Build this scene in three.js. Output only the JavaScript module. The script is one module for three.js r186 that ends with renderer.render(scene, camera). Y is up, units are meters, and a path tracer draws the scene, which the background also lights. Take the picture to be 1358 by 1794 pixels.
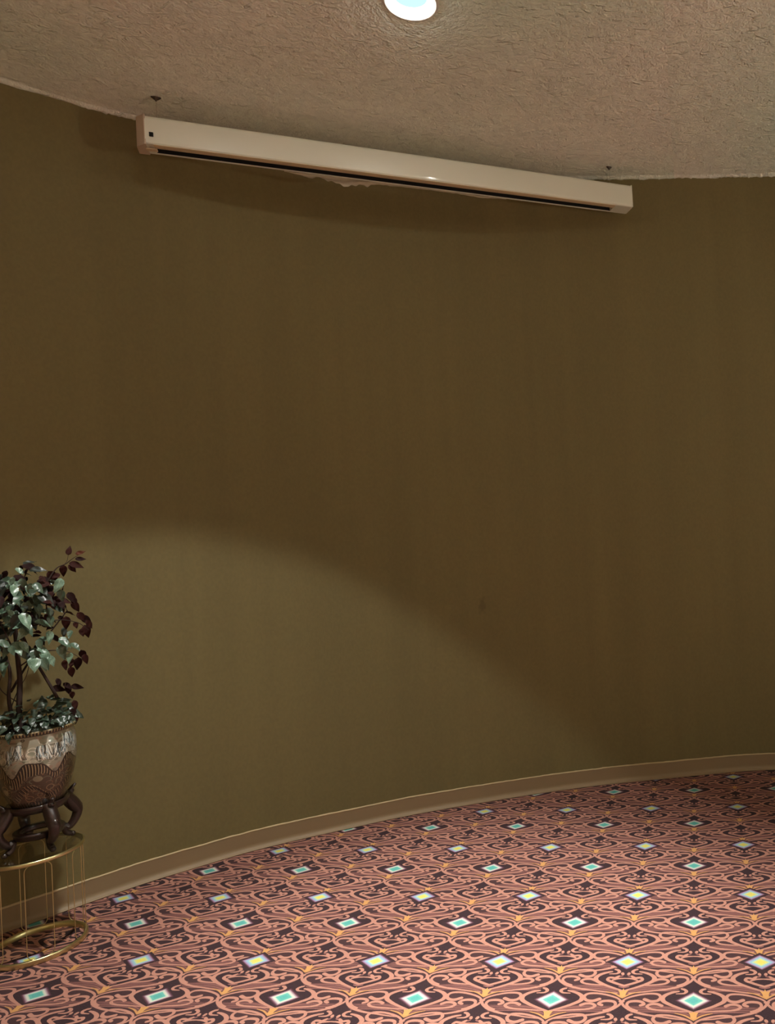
import * as THREE from 'three';
import { mergeGeometries } from 'three/addons/utils/BufferGeometryUtils.js';
import { RoundedBoxGeometry } from 'three/addons/geometries/RoundedBoxGeometry.js';

// ------------------------------------------------------------------ camera, exposure, lamps
const P = 0.457;                                   // one repeat of the carpet pattern, metres
const CEIL = 7.896 * P;                            // ceiling height
const scene = new THREE.Scene();
scene.background = new THREE.Color(0x000000);
const W = 1358, H = 1794;
const camera = new THREE.PerspectiveCamera(2 * Math.atan(897 / 1279.35) * 180 / Math.PI, W / H, 0.05, 60);
camera.position.set(0, 3.3029 * P, 0);
camera.rotation.order = 'YXZ';
camera.rotation.set(0.0207, 0.1031, -0.0586);
camera.setViewOffset(W, H, -405.5, 0, W, H);
scene.add(camera);
const renderer = new THREE.WebGLRenderer({ antialias: true });
renderer.toneMapping = THREE.LinearToneMapping;
renderer.toneMappingExposure = 1.25;
renderer.shadowMap.enabled = true;
renderer.shadowMap.type = THREE.PCFSoftShadowMap;

const ROOM = { x: 0.992 * P, z: -0.525 * P, r: 9.26 * P };   // the round room
const RING = 6.34 * P;                             // ring of ceiling downlights
const GREENISH = new THREE.Color(0.9, 1.0, 0.88);
const COOL = new THREE.Color(1.0, 0.985, 0.93);
// angle from straight ahead (left positive), half cone in degrees, candela, softness of the edge, radius of the ring
const LAMPS = [
  { a: 30.0, cone: 22, cd: 26, soft: 0.6, r: 6.29 * P, label: 'round recessed downlight with a bright white reflector in the stucco ceiling, above the projection screen' },
  { a: 46.4, cone: 35.2, cd: 13, soft: 0.08, core: 17, r: RING, label: 'round recessed downlight nearest the potted plant, lighting the wall behind it' },
  { a: 15, cone: 26, cd: 31, soft: 0.7, r: 4.3 * P, label: 'round recessed downlight over the middle of the patterned carpet' },
  { a: -75, cone: 31, cd: 150, tint: 1, soft: 0.5, r: RING, label: 'round recessed downlight along the right side of the round room' },
  { a: -130, cone: 31, cd: 300, tint: 1, soft: 0.5, r: RING, label: 'round recessed downlight at the right rear of the round room' },
  { a: 180, cone: 31, cd: 300, tint: 1, soft: 0.5, r: RING, label: 'round recessed downlight at the rear of the round room' },
  { a: 140, cone: 31, cd: 300, tint: 1, soft: 0.5, r: RING, label: 'round recessed downlight at the left rear of the round room' },
];
for (const l of LAMPS) {
  const t = l.a * Math.PI / 180;
  l.x = ROOM.x - l.r * Math.sin(t); l.z = ROOM.z - l.r * Math.cos(t);
}

// ------------------------------------------------------------------ helpers
let seed = 12345;
function rnd() { seed |= 0; seed = seed + 0x6D2B79F5 | 0; let t = Math.imul(seed ^ seed >>> 15, 1 | seed); t = t + Math.imul(t ^ t >>> 7, 61 | t) ^ t; return ((t ^ t >>> 14) >>> 0) / 4294967296; }
const rr = (a, b) => a + (b - a) * rnd();
const V3 = (x, y, z) => new THREE.Vector3(x, y, z);
const taken = {};
function numbered(n) { if (!(n in taken)) { taken[n] = 0; return n; } taken[n]++; return n + '_' + String(taken[n]).padStart(3, '0'); }
function shade(o) { o.castShadow = true; o.receiveShadow = true; return o; }
function mesh(name, geo, mat, parent) {
  const m = shade(new THREE.Mesh(geo, mat));
  m.name = parent ? name : numbered(name);
  (parent || scene).add(m);
  return m;
}
function thing(name, label, category, x = 0, y = 0, z = 0, turn = 0, group) {
  const o = new THREE.Group(); o.name = numbered(name);
  o.position.set(x, y, z); o.rotation.y = turn;
  o.userData = { label, category }; if (group) o.userData.group = group;
  scene.add(o); return o;
}
function struct(name, geo, mat) { const m = mesh(name, geo, mat); m.userData.kind = 'structure'; return m; }
function flat(g) { return g.index ? g.toNonIndexed() : g; }
function merge(list) { return mergeGeometries(list.map(flat)); }
// hashed value noise that tiles
function makeNoise(n, s) {
  const g = new Float32Array(n * n); const keep = seed; seed = s; for (let i = 0; i < g.length; i++) g[i] = rnd(); seed = keep;
  return (x, y) => {
    const xi = Math.floor(x), yi = Math.floor(y); let fx = x - xi, fy = y - yi; fx = fx * fx * (3 - 2 * fx); fy = fy * fy * (3 - 2 * fy);
    const w = (a) => ((a % n) + n) % n, A = (a, b) => g[w(b) * n + w(a)];
    return (A(xi, yi) * (1 - fx) + A(xi + 1, yi) * fx) * (1 - fy) + (A(xi, yi + 1) * (1 - fx) + A(xi + 1, yi + 1) * fx) * fy;
  };
}
function pixelTexture(w, h, fn, srgb, mips = true) {
  const d = new Uint8Array(w * h * 4);
  for (let j = 0; j < h; j++) for (let i = 0; i < w; i++) {
    const c = fn(i / w, j / h), k = (j * w + i) * 4;
    d[k] = Math.max(0, Math.min(255, c[0])); d[k + 1] = Math.max(0, Math.min(255, c[1])); d[k + 2] = Math.max(0, Math.min(255, c[2])); d[k + 3] = 255;
  }
  const t = new THREE.DataTexture(d, w, h, THREE.RGBAFormat);
  t.wrapS = t.wrapT = THREE.RepeatWrapping; t.magFilter = THREE.LinearFilter; t.minFilter = mips ? THREE.LinearMipmapLinearFilter : THREE.LinearFilter; t.generateMipmaps = mips;
  if (srgb) t.colorSpace = THREE.SRGBColorSpace; t.needsUpdate = true; return t;
}
function canvasTexture(w, h, draw) {
  const c = document.createElement('canvas'); c.width = w; c.height = h; const g = c.getContext('2d'); draw(g, w, h);
  const t = new THREE.CanvasTexture(c); t.colorSpace = THREE.SRGBColorSpace; t.wrapS = t.wrapT = THREE.RepeatWrapping; t.anisotropy = 8; return t;
}
// a tube along points whose cross section is an ellipse of half axes (a(t), b(t)); a lies along `side`
function sweep(pts, a, b, side, rings = 40, segs = 14, closedCaps = true) {
  const curve = new THREE.CatmullRomCurve3(pts, false, 'centripetal'); const pos = [], idx = [], uv = [];
  for (let i = 0; i <= rings; i++) {
    const t = i / rings, c = curve.getPoint(t), T = curve.getTangent(t), s = side.clone().addScaledVector(T, -side.dot(T)).normalize(), n = T.clone().cross(s).normalize();
    for (let k = 0; k <= segs; k++) {
      const q = k / segs * Math.PI * 2, x = Math.cos(q) * a(t), y = Math.sin(q) * b(t);
      pos.push(c.x + s.x * x + n.x * y, c.y + s.y * x + n.y * y, c.z + s.z * x + n.z * y); uv.push(k / segs, t);
    }
  }
  for (let i = 0; i < rings; i++) for (let k = 0; k < segs; k++) { const p = i * (segs + 1) + k, q = p + segs + 1; idx.push(p, p + 1, q, p + 1, q + 1, q); }
  if (closedCaps) for (const [i, flip] of [[0, true], [rings, false]]) {
    const c = curve.getPoint(i / rings), o = pos.length / 3; pos.push(c.x, c.y, c.z); uv.push(0.5, i / rings);
    for (let k = 0; k < segs; k++) { const p = i * (segs + 1) + k; flip ? idx.push(o, p + 1, p) : idx.push(o, p, p + 1); }
  }
  const g = new THREE.BufferGeometry(); g.setAttribute('position', new THREE.Float32BufferAttribute(pos, 3)); g.setAttribute('uv', new THREE.Float32BufferAttribute(uv, 2)); g.setIndex(idx); g.computeVertexNormals(); return g;
}
const std = (o) => new THREE.MeshStandardMaterial(o);
const phy = (o) => new THREE.MeshPhysicalMaterial(o);

// ------------------------------------------------------------------ the round wall
// the wall is not a perfect circle: small departures (in pattern repeats) by angle in degrees, at its foot and at its top
function table(rows) { return (d) => { if (d <= rows[0][0]) return rows[0][1]; for (let i = 1; i < rows.length; i++) if (d < rows[i][0]) { let f = (d - rows[i - 1][0]) / (rows[i][0] - rows[i - 1][0]); f = f * f * (3 - 2 * f); return rows[i - 1][1] + f * (rows[i][1] - rows[i - 1][1]); } return rows[rows.length - 1][1]; }; }
const footDev = table([[-75, 0], [-53, -0.05], [-45, 0.035], [-41, 0.06], [-33, 0], [-23, -0.05], [-11, -0.04], [-1, 0.07], [18, 0]]);
const topDev = table([[-75, 0], [-52, 0.03], [-48, 0.04], [-44, 0], [-30, -0.09], [-10, -0.115], [-6, -0.085], [-3, -0.02], [2, 0.1], [18, 0]]);
const wallR = (deg, y) => { const f = Math.min(1, Math.max(0, y / CEIL)); return ROOM.r + P * (footDev(deg) * (1 - f) + topDev(deg) * f); };
const onWall = (deg, y, inset = 0) => { const t = deg * Math.PI / 180, r = wallR(deg, y) - inset; return V3(ROOM.x + r * Math.sin(t), y, ROOM.z - r * Math.cos(t)); };
const A0 = -80, A1 = 40;                            // the stretch of wall ahead of the camera
function grid(nu, nv, fn, out) {                    // fn(u, v) -> Vector3; out: {pos, uv, idx}
  const o = out.pos.length / 3;
  for (let j = 0; j <= nv; j++) for (let i = 0; i <= nu; i++) { const p = fn(i / nu, j / nv); out.pos.push(p.x, p.y, p.z); out.uv.push(i / nu, j / nv); }
  for (let j = 0; j < nv; j++) for (let i = 0; i < nu; i++) { const a = o + j * (nu + 1) + i, b = a + nu + 1; out.idx.push(a, a + 1, b, a + 1, b + 1, b); }
}
function build(o) { const g = new THREE.BufferGeometry(); g.setAttribute('position', new THREE.Float32BufferAttribute(o.pos, 3)); g.setAttribute('uv', new THREE.Float32BufferAttribute(o.uv, 2)); g.setIndex(o.idx); g.computeVertexNormals(); return g; }
function wallGeometry(a0, a1, nu) {
  const o = { pos: [], uv: [], idx: [] }, top = CEIL + 0.1, T = 0.16;
  const at = (u, y, out) => onWall(a0 + (a1 - a0) * u, y, out ? -T : 0);
  grid(nu, 20, (u, v) => at(u, -0.05 + v * (top + 0.05), false), o);
  grid(nu, 1, (u, v) => at(u, top - v * (top + 0.05), true), o);
  grid(nu, 1, (u, v) => at(u, top, false).lerp(at(u, top, true), v), o);
  grid(nu, 1, (u, v) => at(u, -0.05, true).lerp(at(u, -0.05, false), v), o);
  grid(1, 1, (u, v) => at(0, -0.05 + v * (top + 0.05), true).lerp(at(0, -0.05 + v * (top + 0.05), false), u), o);
  grid(1, 1, (u, v) => at(1, -0.05 + v * (top + 0.05), false).lerp(at(1, -0.05 + v * (top + 0.05), true), u), o);
  return build(o);
}
const nA = makeNoise(64, 11), nB = makeNoise(128, 12), nC = makeNoise(256, 13);
// vinyl wall covering: vertical brushed streaks, faint blotches and one rubbed smudge
const wallSpan = (A1 - A0) * Math.PI / 180 * ROOM.r;
const smudge = { u: 0.4685, v: (2.42 * P + 0.05) / (CEIL + 0.15) };
const wallMap = pixelTexture(2048, 1024, (u, v) => {
  const x = u * wallSpan, y = v * CEIL;
  let k = 1 + 0.03 * (nC(x * 22, y * 0.9) - 0.5) + 0.03 * (nB(x * 7, y * 0.8 + 9) - 0.5) + 0.03 * (nA(x * 1.7, y * 1.3) - 0.5) + 0.05 * (nC(x * 140, y * 90) - 0.5);
  const warm = (nA(x * 1.1 + 20, y * 0.9 + 7) - 0.5) * 0.02;
  const sx = (u - smudge.u) * wallSpan, sy = (v - smudge.v) * CEIL, e = Math.hypot(sx / 0.022, sy / 0.05) + (nC(x * 60, y * 60) - 0.5) * 0.9;
  if (e < 1) k *= 0.88 + 0.12 * e * e;
  return [112 * k * (1 + warm), 101 * k, 63 * k * (1 - warm)];
}, true);
const wallBump = pixelTexture(512, 512, (u, v) => { const q = 128 + 70 * (nC(u * 256, v * 64) - 0.5) + 60 * (nC(u * 128 + 3, v * 256) - 0.5); return [q, q, q]; }, false);
wallBump.repeat.set(12, 5);
const wallMat = std({ map: wallMap, bumpMap: wallBump, bumpScale: 0.0006, roughness: 0.82 });
struct('wall_back', wallGeometry(A0, A1, 120), wallMat);
const wallMapFront = wallMap.clone(); wallMapFront.repeat.set(2, 1); wallMapFront.needsUpdate = true;
struct('wall_front', wallGeometry(A1, 360 + A0, 120), std({ map: wallMapFront, roughness: 0.82 }));

// ------------------------------------------------------------------ vinyl cove baseboard
function ring(profile, a0, a1, nu, wob) {           // profile: [inset, height] from top to toe
  const o = { pos: [], uv: [], idx: [] }, n = profile.length - 1;
  grid(nu, n, (u, v) => { const k = Math.round(v * n), d = a0 + (a1 - a0) * u, q = profile[k]; return onWall(d, Math.max(0, q[1] + (wob ? wob(d, k) : 0)), q[0]); }, o);
  const g = build(o); return g;
}
const vinyl = std({ color: 0x8a7558, roughness: 0.55 });
const bh = 0.2 * P;
const coveProfile = [[-0.004, bh], [0.0035, bh], [0.005, bh - 0.0015], [0.0055, bh - 0.004], [0.0055, 0.030], [0.0065, 0.022], [0.009, 0.015], [0.014, 0.009], [0.021, 0.0055], [0.026, 0.004], [0.027, 0], [-0.004, 0]];
const paint = std({ color: 0xb7a27c, roughness: 0.6 });
for (const [name, a0, a1, nu] of [['baseboard_back', A0, A1, 180], ['baseboard_front', A1, 360 + A0, 180]]) {
  const b = struct(name, ring(coveProfile, a0, a1, nu), vinyl);
  // pale bead of caulk along the top edge of the vinyl
  mesh('caulk_bead', ring([[-0.003, bh + 0.005], [0.003, bh + 0.0045], [0.0060, bh + 0.0025], [0.0068, bh], [0.0062, bh - 0.002], [0.002, bh - 0.003]], a0, a1, nu * 3, (d, k) => 0.0022 * (nB(d * 3.1, k * 0.2) - 0.5) + 0.002 * (nA(d * 0.9, 3) - 0.5)), paint, b).userData.label = 'pale uneven caulk line along the top of the baseboard';
}

// ------------------------------------------------------------------ carpet
function drawCarpet(g, S) {
  const dark = '#3b2123';
  g.fillStyle = dark; g.fillRect(0, 0, S, S);
  // flecked ground
  for (let i = 0; i < 9000; i++) { g.fillStyle = rnd() < 0.5 ? 'rgba(40,20,30,0.30)' : 'rgba(120,66,60,0.22)'; g.fillRect(rnd() * S, rnd() * S, 3, 3); }
  const X = (u) => u * S, Y = (v) => (1 - v) * S;
  function spline(p) { return new THREE.CatmullRomCurve3(p.map((q) => V3(q[0], q[1], 0)), false, 'centripetal').getPoints(40); }
  // one brush stroke, drawn on every tile neighbour and mirrored left-right; w0 w1 w2 widths at start, middle, end
  function brush(cu, cv, p, w, col, mirror = true) {
    const pts = spline(p);
    for (const m of mirror ? [1, -1] : [1]) for (let du = -1; du <= 1; du++) for (let dv = -1; dv <= 1; dv++) {
      const q = pts.map((a) => [X(cu + m * a.x + du), Y(cv + a.y + dv)]);
      if (q.every((a) => a[0] < -40 || a[0] > S + 40 || a[1] < -40 || a[1] > S + 40)) continue;
      g.strokeStyle = col; g.lineCap = 'round';
      for (let i = 0; i < q.length - 1; i++) {
        const t = i / (q.length - 1), ww = t < 0.5 ? w[0] + (w[1] - w[0]) * t * 2 : w[1] + (w[2] - w[1]) * (t * 2 - 1);
        g.lineWidth = Math.max(1, ww * (col === salmon ? 1.07 : 1) * S); g.beginPath(); g.moveTo(q[i][0], q[i][1]); g.lineTo(q[i + 1][0], q[i + 1][1]); g.stroke();
      }
    }
  }
  function poly(cu, cv, p, col) {
    for (let du = -1; du <= 1; du++) for (let dv = -1; dv <= 1; dv++) {
      g.fillStyle = col; g.beginPath(); p.forEach((a, i) => { const x = X(cu + a[0] + du), y = Y(cv + a[1] + dv); i ? g.lineTo(x, y) : g.moveTo(x, y); }); g.closePath(); g.fill();
    }
  }
  const salmon = '#ab7867', mid = '#855650', thin = '#6a423c', gold = '#bd8a50', plum = '#2d171c';
  const motifs = [[0, 0, true], [0, 0.5, false], [0.5, 0.225, false], [0.5, 0.725, false]];
  // fans of fine strands that run from each gold sprig out to both sides
  for (const [cu, cv] of motifs) {
    for (let k = 0; k < 6; k++) {
      const f = k / 5;
      brush(cu, cv, [[0.007, -0.190 + f * 0.070], [0.068, -0.150 + f * 0.052], [0.145, -0.128 + f * 0.056], [0.25, -0.120 + f * 0.060], [0.36, -0.122 + f * 0.056], [0.46, -0.132 + f * 0.066]], [0.007, 0.0095, 0.005], k % 2 ? thin : mid);
    }
  }
  for (const [cu, cv, tee] of motifs) {
    const b = (p, w, c, m) => brush(cu, cv, p, w, c, m);
    // dark ground of the cup and the cap above it
    poly(cu, cv, [[0, 0.215], [0.05, 0.165], [0.085, 0.135], [0.17, 0.07], [0.205, 0.015], [0.15, -0.055], [0.07, -0.095], [0, -0.115], [-0.07, -0.095], [-0.15, -0.055], [-0.205, 0.015], [-0.17, 0.07], [-0.085, 0.135], [-0.05, 0.165]], plum);
    // great cup: two C scrolls rising from the sprig, with curled ends
    b([[0.011, -0.118], [0.08, -0.088], [0.155, -0.048], [0.210, -0.004], [0.215, 0.030], [0.188, 0.064], [0.139, 0.090], [0.105, 0.100]], [0.012, 0.034, 0.014], salmon);
    b([[0.12, 0.072], [0.064, 0.079], [0.050, 0.099], [0.064, 0.120], [0.082, 0.127]], [0.009, 0.024, 0.016], salmon);
    if (!tee) {
      // lotus in the cup
      b([[0, -0.066], [0.031, -0.053], [0.088, -0.024], [0.128, 0.005], [0.116, 0.028], [0.07, 0.021]], [0.020, 0.024, 0.020], salmon);
      b([[0.089, 0.000], [0.05, 0.016], [0, 0.020]], [0.014, 0.016, 0.010], salmon);
      b([[0.07, 0.024], [0.046, 0.046]], [0.022, 0.022, 0.016], salmon);
      b([[0.021, 0.070], [0.024, 0.080]], [0.022, 0.022, 0.022], salmon);
      b([[0.035, 0.044], [0.020, 0.050]], [0.012, 0.012, 0.010], mid);
      b([[0, -0.085], [0.035, -0.076]], [0.014, 0.014, 0.010], mid);
    }
    // ogee line crossing above the cap, running out to the neighbouring sprig
    b([[-0.012, 0.262], [0, 0.248], [0.02, 0.214], [0.066, 0.172], [0.12, 0.145], [0.191, 0.122], [0.281, 0.106], [0.369, 0.088], [0.458, 0.076]], [0.018, 0.020, 0.009], salmon);
    // arm that rises from the crossing into a round curl
    b([[0, 0.259], [0.03, 0.293], [0.105, 0.329], [0.199, 0.348], [0.255, 0.338], [0.271, 0.308], [0.252, 0.274], [0.205, 0.264], [0.160, 0.284]], [0.014, 0.021, 0.028], salmon);
    // hooked scroll either side of the crossing
    b([[0.115, 0.165], [0.066, 0.189], [0.040, 0.223], [0.050, 0.254], [0.095, 0.266], [0.141, 0.257], [0.158, 0.234], [0.135, 0.221]], [0.014, 0.024, 0.022], salmon);
    // small reversed curl with a long tail
    b([[0.282, 0.219], [0.251, 0.235], [0.204, 0.233], [0.181, 0.213], [0.198, 0.190], [0.248, 0.175], [0.375, 0.164], [0.49, 0.156]], [0.024, 0.021, 0.008], salmon);
    // gold sprig
    poly(cu, cv, [[0, -0.095], [0.010, -0.125], [0.038, -0.112], [0.022, -0.150], [0.020, -0.190], [0, -0.207], [-0.020, -0.190], [-0.022, -0.150], [-0.038, -0.112], [-0.010, -0.125]], gold);
    b([[0.006, -0.195], [0.06, -0.155], [0.125, -0.132]], [0.014, 0.013, 0.006], '#b5814f');
  }
  function diamond(cu, cv, rings) { for (const [a, c, col] of rings) poly(cu, cv, [[0, c], [a, 0], [0, -c], [-a, 0]], col); }
  // teal and yellow lozenges with soft rims
  diamond(0, 0, [[0.150, 0.118, '#2d171c'], [0.128, 0.100, '#4e2c36'], [0.116, 0.091, '#75535f'], [0.108, 0.085, '#967a82'], [0.101, 0.079, '#b09da0'], [0.091, 0.071, '#c2c2b4'], [0.076, 0.060, '#b4c8b2'], [0.068, 0.053, '#86b8a8'], [0.061, 0.048, '#5ea89c'], [0.040, 0.032, '#529f97']]);
  diamond(0.5, 0.4476, [[0.165, 0.120, '#2d171c'], [0.128, 0.098, '#54323f'], [0.116, 0.088, '#8d6b86'], [0.105, 0.080, '#9488a6'], [0.094, 0.072, '#8c9fb4'], [0.082, 0.062, '#88b0ba'], [0.066, 0.050, '#acc2a0'], [0.056, 0.043, '#bfc37e'], [0.045, 0.034, '#cac464'], [0.030, 0.022, '#cfc05a']]);
  // yarn grain
  for (let i = 0; i < 60000; i++) { g.fillStyle = rnd() < 0.5 ? 'rgba(0,0,0,0.06)' : 'rgba(255,235,220,0.045)'; const x = rnd() * S, y = rnd() * S; g.fillRect(x, y, 2, 3); }
}
const carpetMap = canvasTexture(2048, 2048, (g, S) => drawCarpet(g, S));
carpetMap.repeat.set(1 / P, 1 / P); carpetMap.offset.set(0.2118, -5.1313);
const pile = pixelTexture(512, 512, (u, v) => { const q = 128 + 110 * (nC(u * 256, v * 256) - 0.5) + 60 * (nB(u * 128, v * 128) - 0.5); return [q, q, q]; }, false);
pile.repeat.set(3, 3);
function disc(r, holes, depth) {
  const s = new THREE.Shape(); s.absarc(ROOM.x, 0, r, 0, Math.PI * 2, false);
  return s;
}
const floorShape = new THREE.Shape(); floorShape.absarc(ROOM.x, -ROOM.z, ROOM.r + 0.25, 0, Math.PI * 2, false);
const floorGeo = new THREE.ExtrudeGeometry(floorShape, { depth: 0.12, bevelEnabled: false, curveSegments: 96 });
floorGeo.rotateX(-Math.PI / 2); floorGeo.translate(0, -0.12, 0);
struct('floor', floorGeo, std({ map: carpetMap, bumpMap: pile, bumpScale: 0.003, roughness: 0.97 }));

// ------------------------------------------------------------------ ceiling with lamp openings
const OPEN = 0.213 * P;                             // radius of a downlight opening
const ceilShape = new THREE.Shape(); ceilShape.absarc(ROOM.x, ROOM.z, ROOM.r + 0.25, 0, Math.PI * 2, false);
for (const l of LAMPS) { const h = new THREE.Path(); h.absarc(l.x, l.z, OPEN, 0, Math.PI * 2, true); ceilShape.holes.push(h); }
const ceilGeo = new THREE.ExtrudeGeometry(ceilShape, { depth: 0.25, bevelEnabled: false, curveSegments: 64 });
ceilGeo.rotateX(Math.PI / 2); ceilGeo.translate(0, CEIL + 0.25, 0);
// trowelled stucco: sandy grain, ridges and flattened flecks
const fleck = new Float32Array(1024 * 1024);
for (let i = 0; i < 420; i++) {
  const cx = rnd() * 1024, cy = rnd() * 1024, l = rr(5, 34), w = rr(2, 7), a = rr(-0.7, 0.5), hgt = rr(0.15, 0.8) * (rnd() < 0.25 ? -0.6 : 1);
  for (let y = -40; y <= 40; y++) for (let x = -40; x <= 40; x++) {
    const p = x * Math.cos(a) + y * Math.sin(a), q = -x * Math.sin(a) + y * Math.cos(a), e = Math.hypot(p / l, q / w) + (nC((cx + x) * 0.19, (cy + y) * 0.19) - 0.5) * 0.9;
    if (e < 1) { const k = (((cy + y) | 0) & 1023) * 1024 + (((cx + x) | 0) & 1023); fleck[k] = Math.abs(fleck[k]) > Math.abs(hgt * (1 - e)) ? fleck[k] : hgt * Math.min(1, (1 - e) * 2); }
  }
}
const stuccoBump = pixelTexture(1024, 1024, (u, v) => {
  const f = fleck[((v * 1024) | 0) * 1024 + ((u * 1024) | 0)];
  const q = 100 + 34 * (nC(u * 256, v * 256) - 0.5) + 26 * (nB(u * 128, v * 128) - 0.5) + 40 * (nA(u * 64 , v * 64) - 0.5) + 30 * (makeLow(u, v) - 0.5) + 100 * f;
  return [q, q, q];
}, false);
function makeLow(u, v) { return nA(u * 32 + 5, v * 16 + 3); }
stuccoBump.repeat.set(0.75, 0.75);
const stuccoMap = pixelTexture(1024, 1024, (u, v) => {
  const a = nA(u * 64, v * 64) - 0.5, b = nB(u * 8 + 3, v * 8) - 0.5, c = nC(u * 256, v * 256) - 0.5, f = fleck[(((v * 4 * 1024) | 0) & 1023) * 1024 + (((u * 4 * 1024) | 0) & 1023)];
  const k = 1 + 0.03 * a + 0.05 * b + 0.05 * c + 0.05 * Math.max(0, f);
  return [224 * k * (1 + b * 0.05), 230 * k * (1 - b * 0.03), 214 * k];
}, true);
stuccoMap.repeat.set(0.19, 0.19);
const stucco = std({ map: stuccoMap, bumpMap: stuccoBump, bumpScale: 0.017, roughness: 0.93 });
const ceiling = struct('ceiling', ceilGeo, stucco);
// ragged plaster where the ceiling meets the wall
{
  const o = { pos: [], uv: [], idx: [] }, nu = 900, prof = [[-0.01, 0.012], [-0.01, -1], [0.012, -0.7], [0.04, 0.006]];
  grid(nu, 3, (u, v) => {
    const k = Math.round(v * 3), d = A0 + (A1 - A0) * u, j = 0.006 + 0.011 * nC(d * 9, 4) * nB(d * 2.3, 8) + 0.006 * nA(d * 0.8, 2);
    const y = prof[k][1] < 0 ? CEIL + prof[k][1] * j : CEIL + prof[k][1]; return onWall(d, Math.min(y, CEIL + 0.01), prof[k][0]);
  }, o);
  const g = build(o); { const p = g.attributes.position, w = g.attributes.uv; for (let i = 0; i < p.count; i++) w.setXY(i, p.getX(i), p.getZ(i)); }
  mesh('plaster_edge', g, stucco, ceiling).userData.label = 'ragged plaster edge where the ceiling meets the wall';
}

// ------------------------------------------------------------------ recessed downlights
const trimMat = std({ color: 0xd8d2c6, roughness: 0.5 });
const reflectorMat = std({ color: 0xf4f4f2, roughness: 0.35, side: THREE.DoubleSide });
const lensMat = phy({ color: 0x000000, specularIntensity: 0, emissive: new THREE.Color(0.55, 0.87, 0.96), emissiveIntensity: 1.0, roughness: 1 });
const canMat = std({ color: 0x555555, roughness: 0.7, side: THREE.DoubleSide });
for (const l of LAMPS) {
  const t = thing('recessed_downlight', l.label, 'downlight', l.x, CEIL, l.z, 0, 'recessed ceiling downlights');
  const depth = 0.026, rl = 0.066;
  mesh('trim_ring', new THREE.LatheGeometry([[OPEN - 0.004, 0.004], [OPEN - 0.004, -0.002], [OPEN + 0.001, -0.0045], [OPEN + 0.008, -0.003], [OPEN + 0.011, 0.0]].map((p) => new THREE.Vector2(...p)), 64), trimMat, t);
  mesh('reflector', new THREE.LatheGeometry([[OPEN - 0.004, 0.002], [OPEN - 0.008, 0.010], [rl + 0.012, 0.022], [rl, depth]].map((p) => new THREE.Vector2(...p)), 64), reflectorMat, t);
  const lens = new THREE.CircleGeometry(rl, 48); lens.rotateX(Math.PI / 2); lens.translate(0, depth, 0);
  mesh('lens', lens, lensMat, t);
  mesh('lamp_can', new THREE.LatheGeometry([[OPEN - 0.002, 0.027], [OPEN - 0.002, 0.17], [0, 0.17]].map((p) => new THREE.Vector2(...p)), 48), canMat, t);
  const s = new THREE.SpotLight(l.tint ? GREENISH : COOL, l.cd, 0, l.cone * Math.PI / 180, l.soft, 2);
  s.position.set(0, depth - 0.008, 0); s.target.position.set(0, -3, 0); s.castShadow = true; s.shadow.radius = 2.2; s.shadow.mapSize.set(1024, 1024); s.name = 'lamp_light';
  t.add(s); t.add(s.target); s.target.name = 'lamp_aim';
  if (l.core) { const c = new THREE.SpotLight(COOL, l.core, 0, 34 * Math.PI / 180, 1, 2); c.position.copy(s.position); c.target.position.set(0, -3, 0); c.castShadow = true; c.shadow.radius = 2.2; c.name = 'lamp_core'; t.add(c); t.add(c.target); c.target.name = 'lamp_core_aim'; }
  const p = new THREE.PointLight(COOL, 0.35, 0, 2); p.position.set(0, depth - 0.012, 0); p.castShadow = true; p.name = 'lamp_spill'; p.shadow.radius = 2; t.add(p);
}

// ------------------------------------------------------------------ globe wall lights on the rest of the round wall, outside the picture
{
  const globeMat = std({ color: 0xfff6e6, emissive: new THREE.Color(1.0, 1.0, 0.92), emissiveIntensity: 1.2, roughness: 0.5 });
  const brass = std({ color: 0x9c8452, metalness: 1, roughness: 0.35 });
  for (const [deg, hy, cd, label] of [[64, 1.6, 8, 'frosted globe wall light on the right side of the round wall']]) {
    const t0 = deg * Math.PI / 180, p = onWall(deg, hy), t = thing('wall_light', label, 'wall light', p.x, hy, p.z, -t0);
    const plate = new THREE.CylinderGeometry(0.06, 0.06, 0.02, 32); plate.rotateX(Math.PI / 2); plate.translate(0, 0, 0.011);
    mesh('backplate', plate, brass, t);
    mesh('arm', sweep([V3(0, 0, 0.015), V3(0, -0.02, 0.08), V3(0, -0.06, 0.13), V3(0, -0.04, 0.16), V3(0, 0.0, 0.165)], () => 0.009, () => 0.009, V3(1, 0, 0), 24, 10), brass, t);
    mesh('globe', new THREE.SphereGeometry(0.12, 40, 24).translate(0, 0.115, 0.165), globeMat, t);
    const l = new THREE.PointLight(new THREE.Color(1.0, 1.0, 0.92), cd, 0, 2); l.position.set(0, 0.115, 0.165); l.castShadow = true; l.shadow.radius = 6; l.name = 'globe_light'; t.add(l);
  }
}

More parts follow.
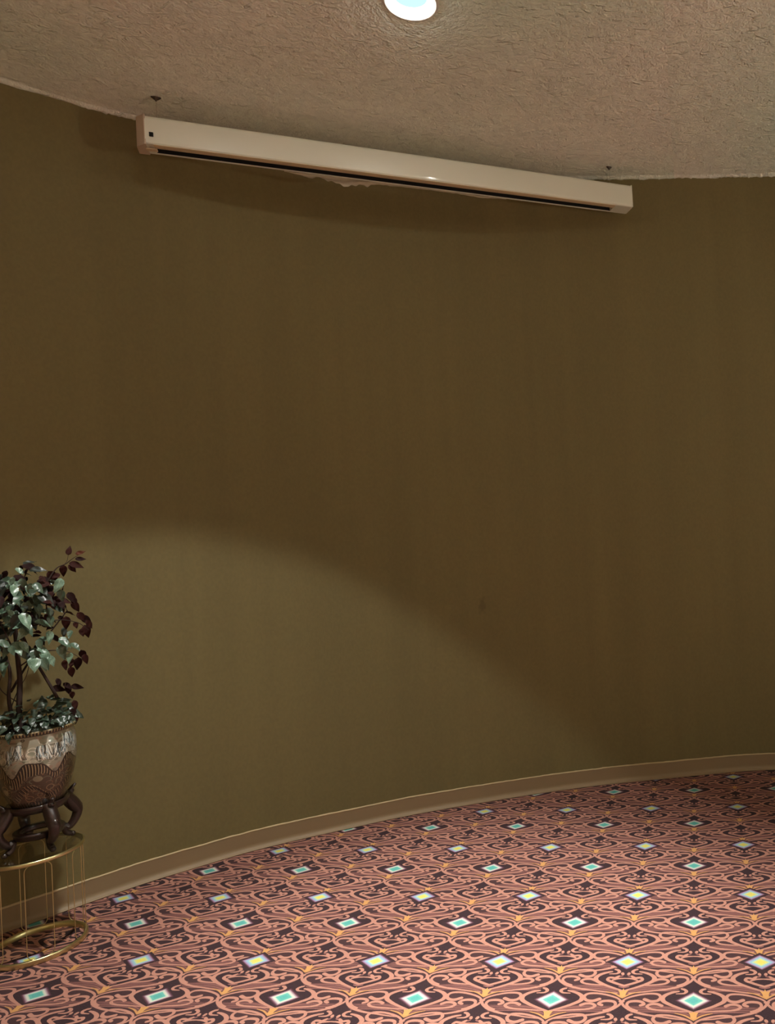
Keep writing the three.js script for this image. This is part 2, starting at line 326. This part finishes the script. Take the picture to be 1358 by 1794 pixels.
// ------------------------------------------------------------------ projection screen
{
  const phi = Math.atan2(0.48860425, 0.87250552);
  const s = thing('projector_screen', 'long white rolled-up projection screen housing hung below the ceiling by the curved wall', 'projection screen', -5.13209 * P, 7.34 * P, -6.76305 * P, phi);
  const white = phy({ color: 0xdbdccb, roughness: 0.34, clearcoat: 0.5, clearcoatRoughness: 0.05 });
  const creamLip = std({ color: 0xcbb795, roughness: 0.5 });
  const black = std({ color: 0x0b0908, roughness: 0.9 });
  const f = 0.13, b = -0.09, top = 0.293, lo = 0.012;             // in repeats, relative to the group
  function profile(slot) {
    const h = new THREE.Shape(); const M = (d, y) => [d * P, y * P];
    h.moveTo(...M(b, lo)); h.lineTo(...M(b, top)); h.lineTo(...M(f - 0.035, top));
    h.quadraticCurveTo(...M(f - 0.006, top), ...M(f, top - 0.035));
    h.quadraticCurveTo(...M(f + 0.008, 0.16), ...M(f, 0.045)); h.lineTo(...M(f - 0.004, lo + 0.01)); h.lineTo(...M(f - 0.014, lo));
    if (slot) { h.lineTo(...M(f - 0.085, lo)); h.lineTo(...M(f - 0.085, 0.2)); h.lineTo(...M(b + 0.02, 0.2)); h.lineTo(...M(b + 0.02, lo)); }
    h.closePath(); return h;
  }
  // shape x = depth toward the room, extruded along the housing: map (x, y, z) -> (z, y, x)
  function along(shape, s0, s1, seg = 8) {
    const g = new THREE.ExtrudeGeometry(shape, { depth: (s1 - s0) * P, bevelEnabled: false, curveSegments: seg }); g.translate(0, 0, s0 * P);
    g.applyMatrix4(new THREE.Matrix4().set(0, 0, 1, 0, 0, 1, 0, 0, 1, 0, 0, 0, 0, 0, 0, 1));
    const i = g.index; const nI = g.toNonIndexed(), p = nI.attributes.position, nn = nI.attributes.normal, uv = nI.attributes.uv;
    for (let k = 0; k < p.count; k += 3) for (const at of [p, uv]) { const n = at.itemSize; for (let q = 0; q < n; q++) { const a = at.array[(k + 1) * n + q]; at.array[(k + 1) * n + q] = at.array[(k + 2) * n + q]; at.array[(k + 2) * n + q] = a; } }
    nI.computeVertexNormals(); return nI;
  }
  mesh('housing', merge([along(profile(true), -0.02, 4.95), along(profile(false), -0.09, -0.02), along(profile(false), 4.95, 5.175)]), white, s).userData.label = 'long white metal housing';
  // black inside of the slot and the roller with the wound-up fabric
  const lin = new THREE.Shape(); const q = (d, y) => [d * P, y * P];
  lin.moveTo(...q(f - 0.0855, lo + 0.006)); lin.lineTo(...q(f - 0.0855, 0.199)); lin.lineTo(...q(b + 0.0205, 0.199)); lin.lineTo(...q(b + 0.0205, lo + 0.006)); lin.lineTo(...q(b + 0.026, lo + 0.006)); lin.lineTo(...q(b + 0.026, 0.19)); lin.lineTo(...q(f - 0.091, 0.19)); lin.lineTo(...q(f - 0.091, lo + 0.006)); lin.closePath();
  mesh('slot_lining', along(lin, -0.018, 4.948), black, s).userData.label = 'black slot along the underside';
  const rol = new THREE.CylinderGeometry(0.04 * P, 0.04 * P, 4.9 * P, 20); rol.rotateZ(Math.PI / 2); rol.translate(2.46 * P, 0.13 * P, -0.01 * P);
  mesh('roller', rol, black, s);
  // lower front lip
  const lipS = new THREE.Shape(); lipS.moveTo(...q(f - 0.010, lo - 0.001)); lipS.lineTo(...q(f - 0.010, lo - 0.007)); lipS.lineTo(...q(f - 0.05, lo - 0.010)); lipS.lineTo(...q(f - 0.084, lo - 0.007)); lipS.lineTo(...q(f - 0.084, lo - 0.001)); lipS.closePath();
  mesh('lower_lip', along(lipS, -0.02, 4.95), creamLip, s);
  // end caps: a chamfered one on the left, a thin rounded one on the right
  const cap = new THREE.Shape(); cap.moveTo(-0.088 * P, (f - 0.004) * P); cap.lineTo(-0.096 * P, (f - 0.004) * P); cap.lineTo(-0.165 * P, (f - 0.075) * P); cap.quadraticCurveTo(-0.172 * P, (f - 0.09) * P, -0.172 * P, (f - 0.11) * P); cap.lineTo(-0.172 * P, b * P); cap.lineTo(-0.088 * P, b * P); cap.closePath();
  const cg = new THREE.ExtrudeGeometry(cap, { depth: (top - lo + 0.012) * P, bevelEnabled: true, bevelSize: 0.002, bevelThickness: 0.002, bevelSegments: 2, curveSegments: 6 });
  cg.rotateX(Math.PI / 2); cg.translate(0, (top + 0.002) * P, 0);
  mesh('end_cap', cg, std({ color: 0xbda994, roughness: 0.5 }), s).userData.label = 'beige chamfered cap on the left end';
  const rc = new RoundedBoxGeometry(0.018 * P, (top - lo) * P, (f - b) * P, 3, 0.004); rc.translate(5.184 * P, (top + lo) / 2 * P, (f + b) / 2 * P);
  mesh('end_cap', rc, white, s).userData.label = 'thin white cap on the right end';
  // latch window and the drooping bit of cloth at the left corner
  const lt = new RoundedBoxGeometry(0.036 * P, 0.042 * P, 0.012, 2, 0.0015); lt.translate(-0.035 * P, 0.098 * P, f * P + 0.0005);
  mesh('latch', lt, black, s).userData.label = 'small black square latch';
  const foot = new RoundedBoxGeometry(0.10 * P, 0.014 * P, 0.05 * P, 2, 0.002); foot.translate(-0.05 * P, -0.004 * P, 0.03 * P);
  mesh('end_bracket', foot, creamLip, s);
  // torn white cloth edge hanging from the slot
  const o = { pos: [], uv: [], idx: [] };
  const drop = table([[1.15, 0.004], [1.30, 0.020], [1.42, 0.055], [1.47, 0.030], [1.60, 0.050], [1.75, 0.075], [1.95, 0.060], [2.15, 0.022], [2.5, 0.008], [3.0, 0.012], [3.3, 0.02], [3.6, 0.006]]);
  grid(240, 6, (u, v) => { const a = 1.15 + 2.45 * u, d = drop(a) * (0.75 + 0.5 * nB(a * 24, 3)); return V3(a * P, (lo + 0.004 - v * (0.004 + d)) * P, (b - 0.012 + 0.010 * nB(a * 16, v * 3) + 0.006 * Math.sin(v * 7 + a * 9)) * P); }, o);
  mesh('torn_edge', build(o), std({ color: 0xb5a891, roughness: 0.9, side: THREE.DoubleSide }), s).userData.label = 'torn strip of white screen cloth';
  // ceiling hooks and their wires
  const metal = std({ color: 0x4b4034, roughness: 0.5, metalness: 0.6 });
  for (const [x, wide] of [[0, 0.052], [4.944, 0.042]]) {
    const up = CEIL - 7.34 * P;
    const pl = new THREE.CylinderGeometry(wide * P, wide * 0.35 * P, 0.012, 6); pl.scale(1, 1, 0.5); pl.translate(x * P, up - 0.008, 0);
    const st = new THREE.CylinderGeometry(0.004, 0.004, 0.016, 10); st.translate(x * P, up - 0.011, 0);
    const hk = mesh('ceiling_hook', merge([pl, st]), metal, s);
    const len = up - top * P, wr = new THREE.CylinderGeometry(0.0006, 0.0006, len, 6); wr.translate(x * P, up - len / 2, 0);
    mesh('wire', wr, std({ color: 0x9a8b76, roughness: 0.5 }), hk);
  }
}

// ------------------------------------------------------------------ gold wire side table
const tableY = 0.835 * P;
const CT = [-5.815 * P, -5.765 * P], CS = [-5.795 * P, -5.80 * P];
{
  const t = thing('side_table', 'low round gold wire side table with a glass top on the patterned carpet', 'side table', CT[0], 0, CT[1], 0);
  const gold = std({ color: 0xe6dca6, metalness: 1, roughness: 0.3 });
  const R = 0.345 * P;
  mesh('base_ring', merge([new THREE.LatheGeometry([[R - 0.012, 0.000], [R, 0.000], [R + 0.0025, 0.003], [R + 0.0025, 0.017], [R, 0.0205], [R - 0.007, 0.0205], [R - 0.012, 0.014], [R - 0.012, 0.000]].map((p) => new THREE.Vector2(...p)), 96)]), gold, t);
  const rim = new THREE.LatheGeometry([[R - 0.004, tableY - 0.013], [R + 0.001, tableY - 0.014], [R + 0.0035, tableY - 0.010], [R + 0.0035, tableY - 0.002], [R + 0.001, tableY + 0.0006], [R - 0.003, tableY + 0.0006], [R - 0.003, tableY - 0.0066], [R - 0.010, tableY - 0.0066], [R - 0.010, tableY - 0.013], [R - 0.004, tableY - 0.013]].map((p) => new THREE.Vector2(...p)), 96);
  mesh('top_rim', rim, gold, t);
  const gl = new THREE.CylinderGeometry(R - 0.0035, R - 0.0035, 0.006, 96); gl.translate(0, tableY - 0.0032, 0);
  mesh('glass_top', gl, phy({ color: 0xe6e6dc, transmission: 1, thickness: 0, roughness: 0.02, ior: 1.5 }), t).userData.label = 'clear round glass top';
  // six closed wire loops standing round the drum
  const y0 = 0.019, y1 = tableY - 0.012, rc = 0.024;
  for (let k = 0; k < 6; k++) {
    const mid = Math.PI / 4 - 0.06 + k * Math.PI / 3, half = 0.268, pts = [];
    const at = (a, y) => V3(Math.cos(a) * (R - 0.003), y, Math.sin(a) * (R - 0.003)), ra = rc / R;
    const arc = (ca, cy, q0) => { for (let i = 0; i <= 6; i++) { const q = q0 + i / 6 * Math.PI / 2; pts.push(at(ca + Math.cos(q) * ra, cy + Math.sin(q) * rc)); } };
    arc(mid + half - ra, y1 - rc, 0); arc(mid - half + ra, y1 - rc, Math.PI / 2); 
    for (let i = 1; i < 6; i++) pts.push(at(mid - half, y1 - rc - (y1 - y0 - 2 * rc) * i / 6));
    arc(mid - half + ra, y0 + rc, Math.PI); arc(mid + half - ra, y0 + rc, Math.PI * 1.5);
    for (let i = 1; i < 6; i++) pts.push(at(mid + half, y0 + rc + (y1 - y0 - 2 * rc) * i / 6));
    mesh('wire_loop', new THREE.TubeGeometry(new THREE.CatmullRomCurve3(pts, true, 'centripetal'), 140, 0.0014, 8, true), gold, t);
  }
}

// ------------------------------------------------------------------ carved wooden stand
const standTop = 0.559;
{
  const s = thing('plant_stand', 'small dark carved wooden stand with four scrolled legs on the glass table top', 'plant stand', CS[0], tableY + 0.0006, CS[1], 0);
  const grain = pixelTexture(256, 256, (u, v) => { const k = 0.75 + 0.5 * nB(u * 16, v * 128); return [36 * k, 20 * k, 16 * k]; }, true);
  const wood = phy({ map: grain, roughness: 0.4, clearcoat: 0.75, clearcoatRoughness: 0.12 });
  const h = standTop - tableY;
  // seat ring under the pot
  mesh('seat_ring', new THREE.LatheGeometry([[0.052, h - 0.016], [0.052, h - 0.002], [0.060, h], [0.086, h + 0.002], [0.096, h + 0.008], [0.101, h + 0.006], [0.101, h - 0.004], [0.094, h - 0.012], [0.092, h - 0.022], [0.080, h - 0.024], [0.076, h - 0.016], [0.052, h - 0.016]].map((p) => new THREE.Vector2(...p)), 64), wood, s);
  mesh('lower_ring', new THREE.LatheGeometry([[0.058, 0.060], [0.058, 0.073], [0.061, 0.076], [0.078, 0.077], [0.083, 0.074], [0.084, 0.068], [0.080, 0.064], [0.081, 0.056], [0.077, 0.051], [0.066, 0.052], [0.058, 0.060]].map((p) => new THREE.Vector2(...p)), 64), wood, s);
  for (let k = 0; k < 4; k++) {
    const a = 0.43 + k * Math.PI / 2, ca = Math.cos(a), sa = Math.sin(a), side = V3(-sa, 0, ca);
    const at = (r, y) => V3(ca * r, y, sa * r);
    const path = [at(0.090, h + 0.006), at(0.102, h - 0.022), at(0.121, h - 0.052), at(0.133, h - 0.078), at(0.124, h - 0.108), at(0.100, h - 0.134), at(0.086, 0.050), at(0.090, 0.026), at(0.106, 0.0135)];
    const A = (t) => 0.0235 - 0.0115 * Math.min(1, Math.max(0, (t - 0.25) / 0.5)), B = (t) => t < 0.4 ? 0.017 + 0.008 * Math.sin(t / 0.4 * Math.PI) : 0.017 - 0.006 * Math.min(1, (t - 0.4) / 0.4);
    const g = sweep(path, A, B, side, 48, 16);
    // scroll on the knee, curl at the foot and horn above the ring
    const knee = new THREE.SphereGeometry(0.0125, 16, 12); knee.scale(1, 1.25, 1); knee.translate(ca * 0.139, h - 0.062, sa * 0.139);
    const tip = new THREE.SphereGeometry(0.0105, 16, 12); tip.translate(ca * 0.113, 0.0105, sa * 0.113);
    const horn = sweep([at(0.106, h - 0.006), at(0.111, h + 0.010), at(0.119, h + 0.021), at(0.130, h + 0.031)], (t) => 0.0125 - 0.0065 * t, (t) => 0.0095 - 0.005 * t, side, 14, 12);
    const boss = new THREE.SphereGeometry(0.012, 16, 12); boss.translate(ca * 0.112, h + 0.006, sa * 0.112);
    mesh('leg', merge([g, knee, tip, horn, boss]), wood, s);
  }
}

// ------------------------------------------------------------------ potted plant
{
  const baseY = standTop + 0.003;
  const t = thing('potted_plant', 'artificial green and burgundy leafed tree in a patterned ceramic pot, on a dark wooden stand', 'potted plant', CS[0], baseY, CS[1], 0);
  const y = (m) => m - baseY;
  // painted glaze: pale scrolls over a striped wavy band over brown scribbles
  const potMap = canvasTexture(2048, 1024, (g, w, h) => {
    g.fillStyle = '#938d7c'; g.fillRect(0, 0, w, h);
    const bandY = (x) => h * (0.46 + 0.085 * Math.sin(x / w * Math.PI * 2 * 6 + 0.6) + 0.03 * Math.sin(x / w * Math.PI * 2 * 11));
    for (let i = 0; i < 900; i++) { const x = rnd() * w, yy = rnd() * h; g.fillStyle = ['rgba(215,208,188,0.45)', 'rgba(112,124,104,0.45)', 'rgba(160,112,92,0.38)', 'rgba(58,50,40,0.35)'][i & 3]; g.beginPath(); g.ellipse(x, yy, rr(10, 46), rr(6, 24), rr(0, 3), 0, 7); g.fill(); }
    // pale feathered plumes on the shoulder
    for (let c = 0; c < 15; c++) { const x = (c + rr(-0.3, 0.3)) * w / 15, yy = h * rr(0.14, 0.26); for (let k = 0; k < 34; k++) { g.strokeStyle = ['rgba(228,228,220,0.95)', 'rgba(150,172,178,0.9)', 'rgba(52,48,42,0.85)'][k % 3]; g.lineWidth = rr(4, 9); g.beginPath(); const q = rr(-46, 46); g.moveTo(x + q, yy - 60); g.quadraticCurveTo(x + q * 1.6 + rr(-20, 20), yy + 30, x + q * 1.2 + rr(-40, 40), yy + rr(60, 140)); g.stroke(); } }
    for (let i = 0; i < 90; i++) { const x = rnd() * w, yy = h * rr(0.08, 0.5); g.strokeStyle = i & 1 ? 'rgba(46,38,30,0.8)' : 'rgba(222,214,196,0.7)'; g.lineWidth = rr(4, 9); g.beginPath(); g.arc(x, yy, rr(14, 40), rr(0, 6), rr(0, 6) + 3); g.stroke(); }
    // brown lower field with scribbled figures
    g.fillStyle = '#4d3d30'; g.beginPath(); g.moveTo(0, h); for (let x = 0; x <= w; x += 8) g.lineTo(x, bandY(x)); g.lineTo(w, h); g.fill();
    for (let i = 0; i < 420; i++) { const x = rnd() * w, yy = h * rr(0.5, 1); if (yy < bandY(x) + 40) continue; g.strokeStyle = ['rgba(150,118,84,0.85)', 'rgba(34,24,18,0.9)', 'rgba(166,146,112,0.7)', 'rgba(118,124,102,0.7)'][i & 3]; g.lineWidth = rr(4, 10); g.beginPath(); g.arc(x, yy, rr(12, 44), rr(0, 6), rr(0, 6) + 2.8); g.stroke(); }
    for (let c = 0; c < 16; c++) { const x = rnd() * w, yy = h * rr(0.6, 0.8); g.fillStyle = 'rgba(156,148,122,0.7)'; g.beginPath(); g.ellipse(x, yy, rr(20, 50), rr(20, 46), rr(0, 3), 0, 7); g.fill(); }
    // stripes hanging from the wavy edge
    for (let x = 0; x < w; x += 23) { const yb = bandY(x), l = h * (0.12 + 0.05 * Math.sin(x / 97)); g.lineWidth = 11; g.strokeStyle = '#22160f'; g.beginPath(); g.moveTo(x, yb); g.quadraticCurveTo(x + 12, yb + l * 0.5, x + 3, yb + l); g.stroke(); g.lineWidth = 7; g.strokeStyle = '#9c8868'; g.beginPath(); g.moveTo(x + 11.5, yb); g.quadraticCurveTo(x + 23, yb + l * 0.5, x + 14, yb + l); g.stroke(); }
    g.lineWidth = 13; g.strokeStyle = '#2c1d14'; g.beginPath(); for (let x = 0; x <= w; x += 8) g.lineTo(x, bandY(x)); g.stroke();
    // second striped sweep lower down
    for (let x = 0; x < w; x += 26) { const yb = h * (0.76 + 0.08 * Math.sin(x / w * Math.PI * 2 * 5 + 2)); g.lineWidth = 11; g.strokeStyle = '#20140e'; g.beginPath(); g.moveTo(x, yb); g.lineTo(x + 36, yb + 66); g.stroke(); g.lineWidth = 6; g.strokeStyle = '#8f7d60'; g.beginPath(); g.moveTo(x + 13, yb); g.lineTo(x + 49, yb + 66); g.stroke(); }
    for (let x = 0; x < w; x += 34) { g.lineWidth = 14; g.strokeStyle = '#241811'; g.beginPath(); g.moveTo(x, h * 0.92); g.lineTo(x + 16, h); g.stroke(); }
    // rope band under the lip
    g.fillStyle = '#94835f'; g.fillRect(0, 0, w, h * 0.055); g.fillStyle = '#2b1e15'; g.fillRect(0, h * 0.048, w, h * 0.012);
    for (let x = 0; x < w; x += 26) { g.fillStyle = '#241811'; g.fillRect(x, h * 0.012, 14, h * 0.038); }
  });
  const glaze = phy({ map: potMap, roughness: 0.3, clearcoat: 0.8, clearcoatRoughness: 0.12, side: THREE.DoubleSide });
  const prof = [[0.070, 0.562], [0.082, 0.563], [0.092, 0.585], [0.106, 0.620], [0.118, 0.662], [0.127, 0.712], [0.1305, 0.762], [0.129, 0.805], [0.124, 0.830], [0.1225, 0.838], [0.128, 0.843], [0.131, 0.851], [0.129, 0.857], [0.121, 0.857]].map((p) => new THREE.Vector2(p[0], y(p[1])));
  const pg = new THREE.LatheGeometry(new THREE.SplineCurve(prof).getPoints(70), 96);
  { const p = pg.attributes.position, uv = pg.attributes.uv; for (let i = 0; i < p.count; i++) uv.setY(i, Math.max(0, Math.min(1, (p.getY(i) - y(0.562)) / 0.295))); }
  const pot = mesh('pot', pg, glaze, t); pot.userData.label = 'glazed pot painted with stripes and plumes';
  mesh('pot_bottom', new THREE.CylinderGeometry(0.084, 0.072, 0.012, 48).translate(0, y(0.572), 0), glaze, pot);
  mesh('pot_inside', new THREE.LatheGeometry([[0.121, 0.857], [0.116, 0.84], [0.118, 0.80], [0.0, 0.80]].map((p) => new THREE.Vector2(p[0], y(p[1]))), 64), std({ color: 0x2a2420, roughness: 0.9, side: THREE.DoubleSide }), pot);
  mesh('moss', (() => { const g = new THREE.SphereGeometry(0.112, 40, 12, 0, Math.PI * 2, 0, Math.PI / 2); g.scale(1, 0.24, 1); const p = g.attributes.position; for (let i = 0; i < p.count; i++) { const k = 1 + 0.2 * (nC(p.getX(i) * 220, p.getZ(i) * 220) - 0.5); p.setY(i, p.getY(i) * k); } g.translate(0, y(0.826), 0); g.computeVertexNormals(); return g; })(), std({ color: 0x2c3022, roughness: 1 }), t);

  // right (to the right in the photograph), height, toward the viewer -> local
  const k2 = Math.SQRT1_2, L = (r, yy, f) => V3(k2 * (r + f), y(yy), k2 * (f - r));
  const bark = std({ color: 0x2e1d16, roughness: 0.85 });
  const stick = (pts, r0, r1, name, parent) => mesh(name, sweep(pts.map((p) => L(...p)), (q) => r0 + (r1 - r0) * q, (q) => r0 + (r1 - r0) * q, V3(0.3, 0.1, 0.9), 24, 8), bark, parent);
  const trunk = stick([[-0.045, 0.83, 0], [-0.046, 0.93, 0.004], [-0.040, 1.05, 0], [-0.045, 1.16, 0.004], [-0.05, 1.34, 0]], 0.0115, 0.007, 'trunk', t);
  stick([[-0.058, 0.84, 0.02], [-0.075, 0.98, 0.02], [-0.07, 1.10, 0.01], [-0.12, 1.26, 0.0]], 0.008, 0.004, 'trunk', t);
  stick([[0.075, 0.955, 0.01], [0.055, 1.005, 0.012], [0.02, 1.09, 0.01], [-0.005, 1.15, 0.0], [-0.03, 1.24, 0]], 0.0062, 0.004, 'branch', t);
  stick([[-0.07, 1.0, -0.03], [-0.015, 1.10, -0.05], [0.05, 1.20, -0.06], [0.12, 1.30, -0.05]], 0.005, 0.002, 'branch', t);
  stick([[-0.05, 1.20, 0], [0.02, 1.34, 0.02], [0.06, 1.43, 0.03], [0.09, 1.478, 0.02], [0.118, 1.492, 0.02], [0.142, 1.512, 0.02], [0.16, 1.524, 0.02]], 0.004, 0.0009, 'twig', t);
  stick([[0.115, 1.490, 0.02], [0.124, 1.506, 0.02], [0.128, 1.53, 0.02]], 0.001, 0.0007, 'twig', t);
  stick([[-0.05, 1.22, 0], [0.02, 1.26, 0.04], [0.09, 1.27, 0.05], [0.15, 1.25, 0.04], [0.185, 1.215, 0.03]], 0.003, 0.0008, 'twig', t);
  stick([[-0.04, 1.10, 0], [0.04, 1.15, 0.03], [0.11, 1.14, 0.04], [0.16, 1.10, 0.03]], 0.003, 0.0008, 'twig', t);
  stick([[-0.05, 1.15, 0], [-0.1, 1.3, 0.03], [-0.16, 1.4, 0.03], [-0.2, 1.44, 0.02]], 0.003, 0.001, 'twig', t);
  stick([[-0.075, 0.93, 0.01], [-0.05, 1.0, 0.0], [-0.02, 1.06, 0.01], [-0.01, 1.10, 0]], 0.002, 0.001, 'twig', t);
  stick([[-0.04, 0.95, 0.0], [-0.10, 1.03, 0.02], [-0.09, 1.09, 0.01]], 0.002, 0.001, 'twig', t);

  // leaf blades: ovate, folded along the midrib, a little arched; five shapes shared by all
  function blade(len, wid, fold, bend, twist) {
    const o = { pos: [], uv: [], idx: [] }, n = 9;
    const wAt = (q) => wid * Math.pow(Math.sin(Math.PI * Math.pow(q, 0.72)), 0.85) * (1 - 0.25 * q);
    grid(4, n, (u, v) => { const s = (u - 0.5) * 2, w = wAt(Math.min(0.999, Math.max(0.001, v))) * s; return V3(w, -bend * v * v * len + fold * Math.abs(w) + twist * w * v + 0.0015 * Math.sin(v * 11 + s * 2), v * len); }, o);
    return build(o);
  }
  const blades = [blade(0.052, 0.0155, 0.25, 0.18, 0.2), blade(0.060, 0.0175, 0.3, 0.3, -0.25), blade(0.047, 0.0130, 0.2, 0.1, 0.1), blade(0.066, 0.0200, 0.35, 0.35, 0.3), blade(0.040, 0.0135, 0.2, 0.15, -0.1)];
  const leafTex = (a, b2) => pixelTexture(64, 128, (u, v) => { const m = Math.abs(u - 0.5), vein = m < 0.03 || Math.abs(((v * 7 + m * 3) % 1) - 0.5) < 0.06 ? 0.35 : 0; const n = nB(u * 20, v * 20) * 0.5 + vein; return [a[0] + (b2[0] - a[0]) * n, a[1] + (b2[1] - a[1]) * n, a[2] + (b2[2] - a[2]) * n]; }, true);
  const lm = (a, b2, r) => phy({ map: leafTex(a, b2), roughness: r, specularIntensity: r > 0.6 ? 0.35 : 1, clearcoat: r > 0.6 ? 0 : 0.4, clearcoatRoughness: 0.3, side: THREE.DoubleSide });
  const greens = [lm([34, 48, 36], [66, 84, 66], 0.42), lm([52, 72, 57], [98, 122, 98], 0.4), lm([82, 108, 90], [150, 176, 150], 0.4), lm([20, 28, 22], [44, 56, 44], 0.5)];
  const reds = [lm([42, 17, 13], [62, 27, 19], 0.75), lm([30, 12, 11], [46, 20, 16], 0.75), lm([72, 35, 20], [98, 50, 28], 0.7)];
  const up = V3(0, 1, 0);
  function orient(pos, dir, normal, size) {
    const z = dir.clone().normalize(), yv = normal.clone().addScaledVector(z, -normal.dot(z)); if (yv.lengthSq() < 1e-6) yv.set(0, 1, 0.1); yv.normalize(); const x = yv.clone().cross(z);
    return new THREE.Matrix4().makeBasis(x, yv, z).scale(V3(size, size, size)).setPosition(pos);
  }
  const toward = V3(k2, 0, k2), rightV = V3(k2, 0, -k2);
  let count = 0; const rest = [];
  function leaf(r, yy, f, dir, nor, mat, size, bi) {
    const b = blades[bi === undefined ? (rnd() * 5) | 0 : bi], m = orient(L(r, yy, f), dir, nor, size * 0.93);
    if (count < 299) { const q = mesh('leaf', b, mat, t); q.applyMatrix4(m); count++; } else rest.push(b.clone().applyMatrix4(m));
  }
  const D = (r, u, f) => rightV.clone().multiplyScalar(r).addScaledVector(up, u).addScaledVector(toward, f);
  // the red sprig standing out at the upper right
  for (const [r, yy, dr, du, s, bi, mi] of [[0.128, 1.527, 0.15, 1, 0.62, 3, 0], [0.152, 1.530, 1, 0.28, 0.80, 2, 2], [0.150, 1.510, 1, -0.08, 0.86, 2, 1], [0.130, 1.495, 1, -0.42, 0.95, 1, 0], [0.127, 1.487, 0.75, -0.9, 0.85, 0, 0], [0.112, 1.488, -0.1, -1, 0.80, 3, 0], [0.10, 1.452, -0.9, -0.3, 0.8, 0, 0]])
    leaf(r, yy, 0.02, D(dr, du, rr(-0.1, 0.2)), D(rr(-0.2, 0.2), 0.4, 1), reds[mi], s, bi);
  // red tips along the right flank
  for (const [r, yy, dr, du, s] of [[0.165, 1.275, 0.6, -0.8, 0.95], [0.178, 1.255, 0.5, -0.9, 1], [0.172, 1.235, 0.3, -1, 0.9], [0.160, 1.225, 0.15, -1, 0.95], [0.150, 1.290, 0.5, -0.7, 0.9], [0.140, 1.255, 0.2, -1, 0.8], [0.135, 1.335, 0.5, -0.9, 0.8], [0.122, 1.375, 0.5, -0.9, 0.95], [0.133, 1.355, 0.5, -1, 0.9], [0.112, 1.28, 0.0, -1, 0.9],
    [0.158, 1.135, 0.25, -1, 1], [0.148, 1.105, -0.1, -1, 1], [0.130, 1.10, -0.3, -1, 1], [0.165, 1.12, 0.2, -1, 0.9], [0.118, 1.075, 0.2, -1, 0.9], [0.1, 1.105, 0.1, -1, 1],
    [0.095, 1.01, 0.8, -0.7, 0.9], [0.105, 1.0, 0.3, -1, 0.9], [0.075, 1.03, 0.3, -0.9, 0.9], [0.12, 0.975, 0.1, -1, 0.9], [0.125, 0.94, 0.2, -1, 0.85], [0.118, 0.905, 0.3, -1, 0.85], [0.128, 0.875, 0.1, -1, 0.8], [0.12, 1.0, 0.9, -0.4, 0.7], [0.06, 1.0, 0.9, -0.5, 0.8]])
    leaf(r, yy, rr(-0.03, 0.03), D(dr, du, rr(-0.2, 0.3)), D(rr(-0.4, 0.4), 0.2, 1), reds[(rnd() * 2.06) | 0], s);
  // crown
  for (let i = 0; i < 230; i++) {
    const a = rnd() * Math.PI * 2, e = Math.acos(rr(-1, 1)), q = Math.pow(rnd(), 0.45);
    let r = -0.035 + Math.sin(e) * Math.cos(a) * 0.165 * q, yy = 1.335 + Math.cos(e) * 0.205 * q, f = Math.sin(e) * Math.sin(a) * 0.14 * q;
    if (yy > 1.44) r = -0.04 + (r + 0.04) * 0.85;
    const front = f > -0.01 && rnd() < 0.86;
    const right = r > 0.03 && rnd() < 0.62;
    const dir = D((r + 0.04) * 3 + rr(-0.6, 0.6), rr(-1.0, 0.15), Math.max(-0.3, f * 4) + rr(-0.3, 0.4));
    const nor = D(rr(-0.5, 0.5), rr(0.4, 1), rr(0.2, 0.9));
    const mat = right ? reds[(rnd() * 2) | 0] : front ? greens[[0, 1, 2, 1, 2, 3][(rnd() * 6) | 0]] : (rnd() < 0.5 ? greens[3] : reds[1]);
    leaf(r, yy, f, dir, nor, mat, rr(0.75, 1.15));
  }
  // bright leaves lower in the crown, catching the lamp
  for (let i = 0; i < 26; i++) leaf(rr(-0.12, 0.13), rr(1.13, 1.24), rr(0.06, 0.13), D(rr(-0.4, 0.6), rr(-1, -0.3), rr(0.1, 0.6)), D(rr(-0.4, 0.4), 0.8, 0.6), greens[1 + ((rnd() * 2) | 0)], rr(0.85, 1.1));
  // foliage over the rim of the pot
  for (let i = 0; i < 90; i++) {
    const a = rnd() * Math.PI * 2, q = Math.sqrt(rnd()) * 0.115, r = q * Math.cos(a), f = q * Math.sin(a), yy = 0.875 + (0.12 - q * 0.7) * rnd();
    leaf(r, yy, f, D(r * 6 + rr(-0.5, 0.5), rr(-0.7, 0.5), f * 6 + rr(-0.4, 0.6)), D(rr(-0.5, 0.5), 0.9, 0.6), greens[[0, 1, 3, 0, 2][(rnd() * 5) | 0]], rr(0.6, 1.0));
  }
  // leaves hanging over the lip of the pot
  for (let i = 0; i < 34; i++) { const a = Math.PI * (0.02 + 0.96 * i / 33) + rr(-0.05, 0.05), q = rr(0.108, 0.134); leaf(q * Math.cos(a), rr(0.862, 0.895), q * Math.sin(a), D(Math.cos(a) * 0.9 + rr(-0.5, 0.5), rr(-0.9, -0.2), Math.sin(a)), D(rr(-0.4, 0.4), 0.7, 0.8), greens[[0, 1, 1, 2][(rnd() * 4) | 0]], rr(0.5, 0.8)); }
  const foliage = mesh('foliage', merge(rest), greens[0], t); foliage.userData.kind = 'stuff';
}

renderer.render(scene, camera);
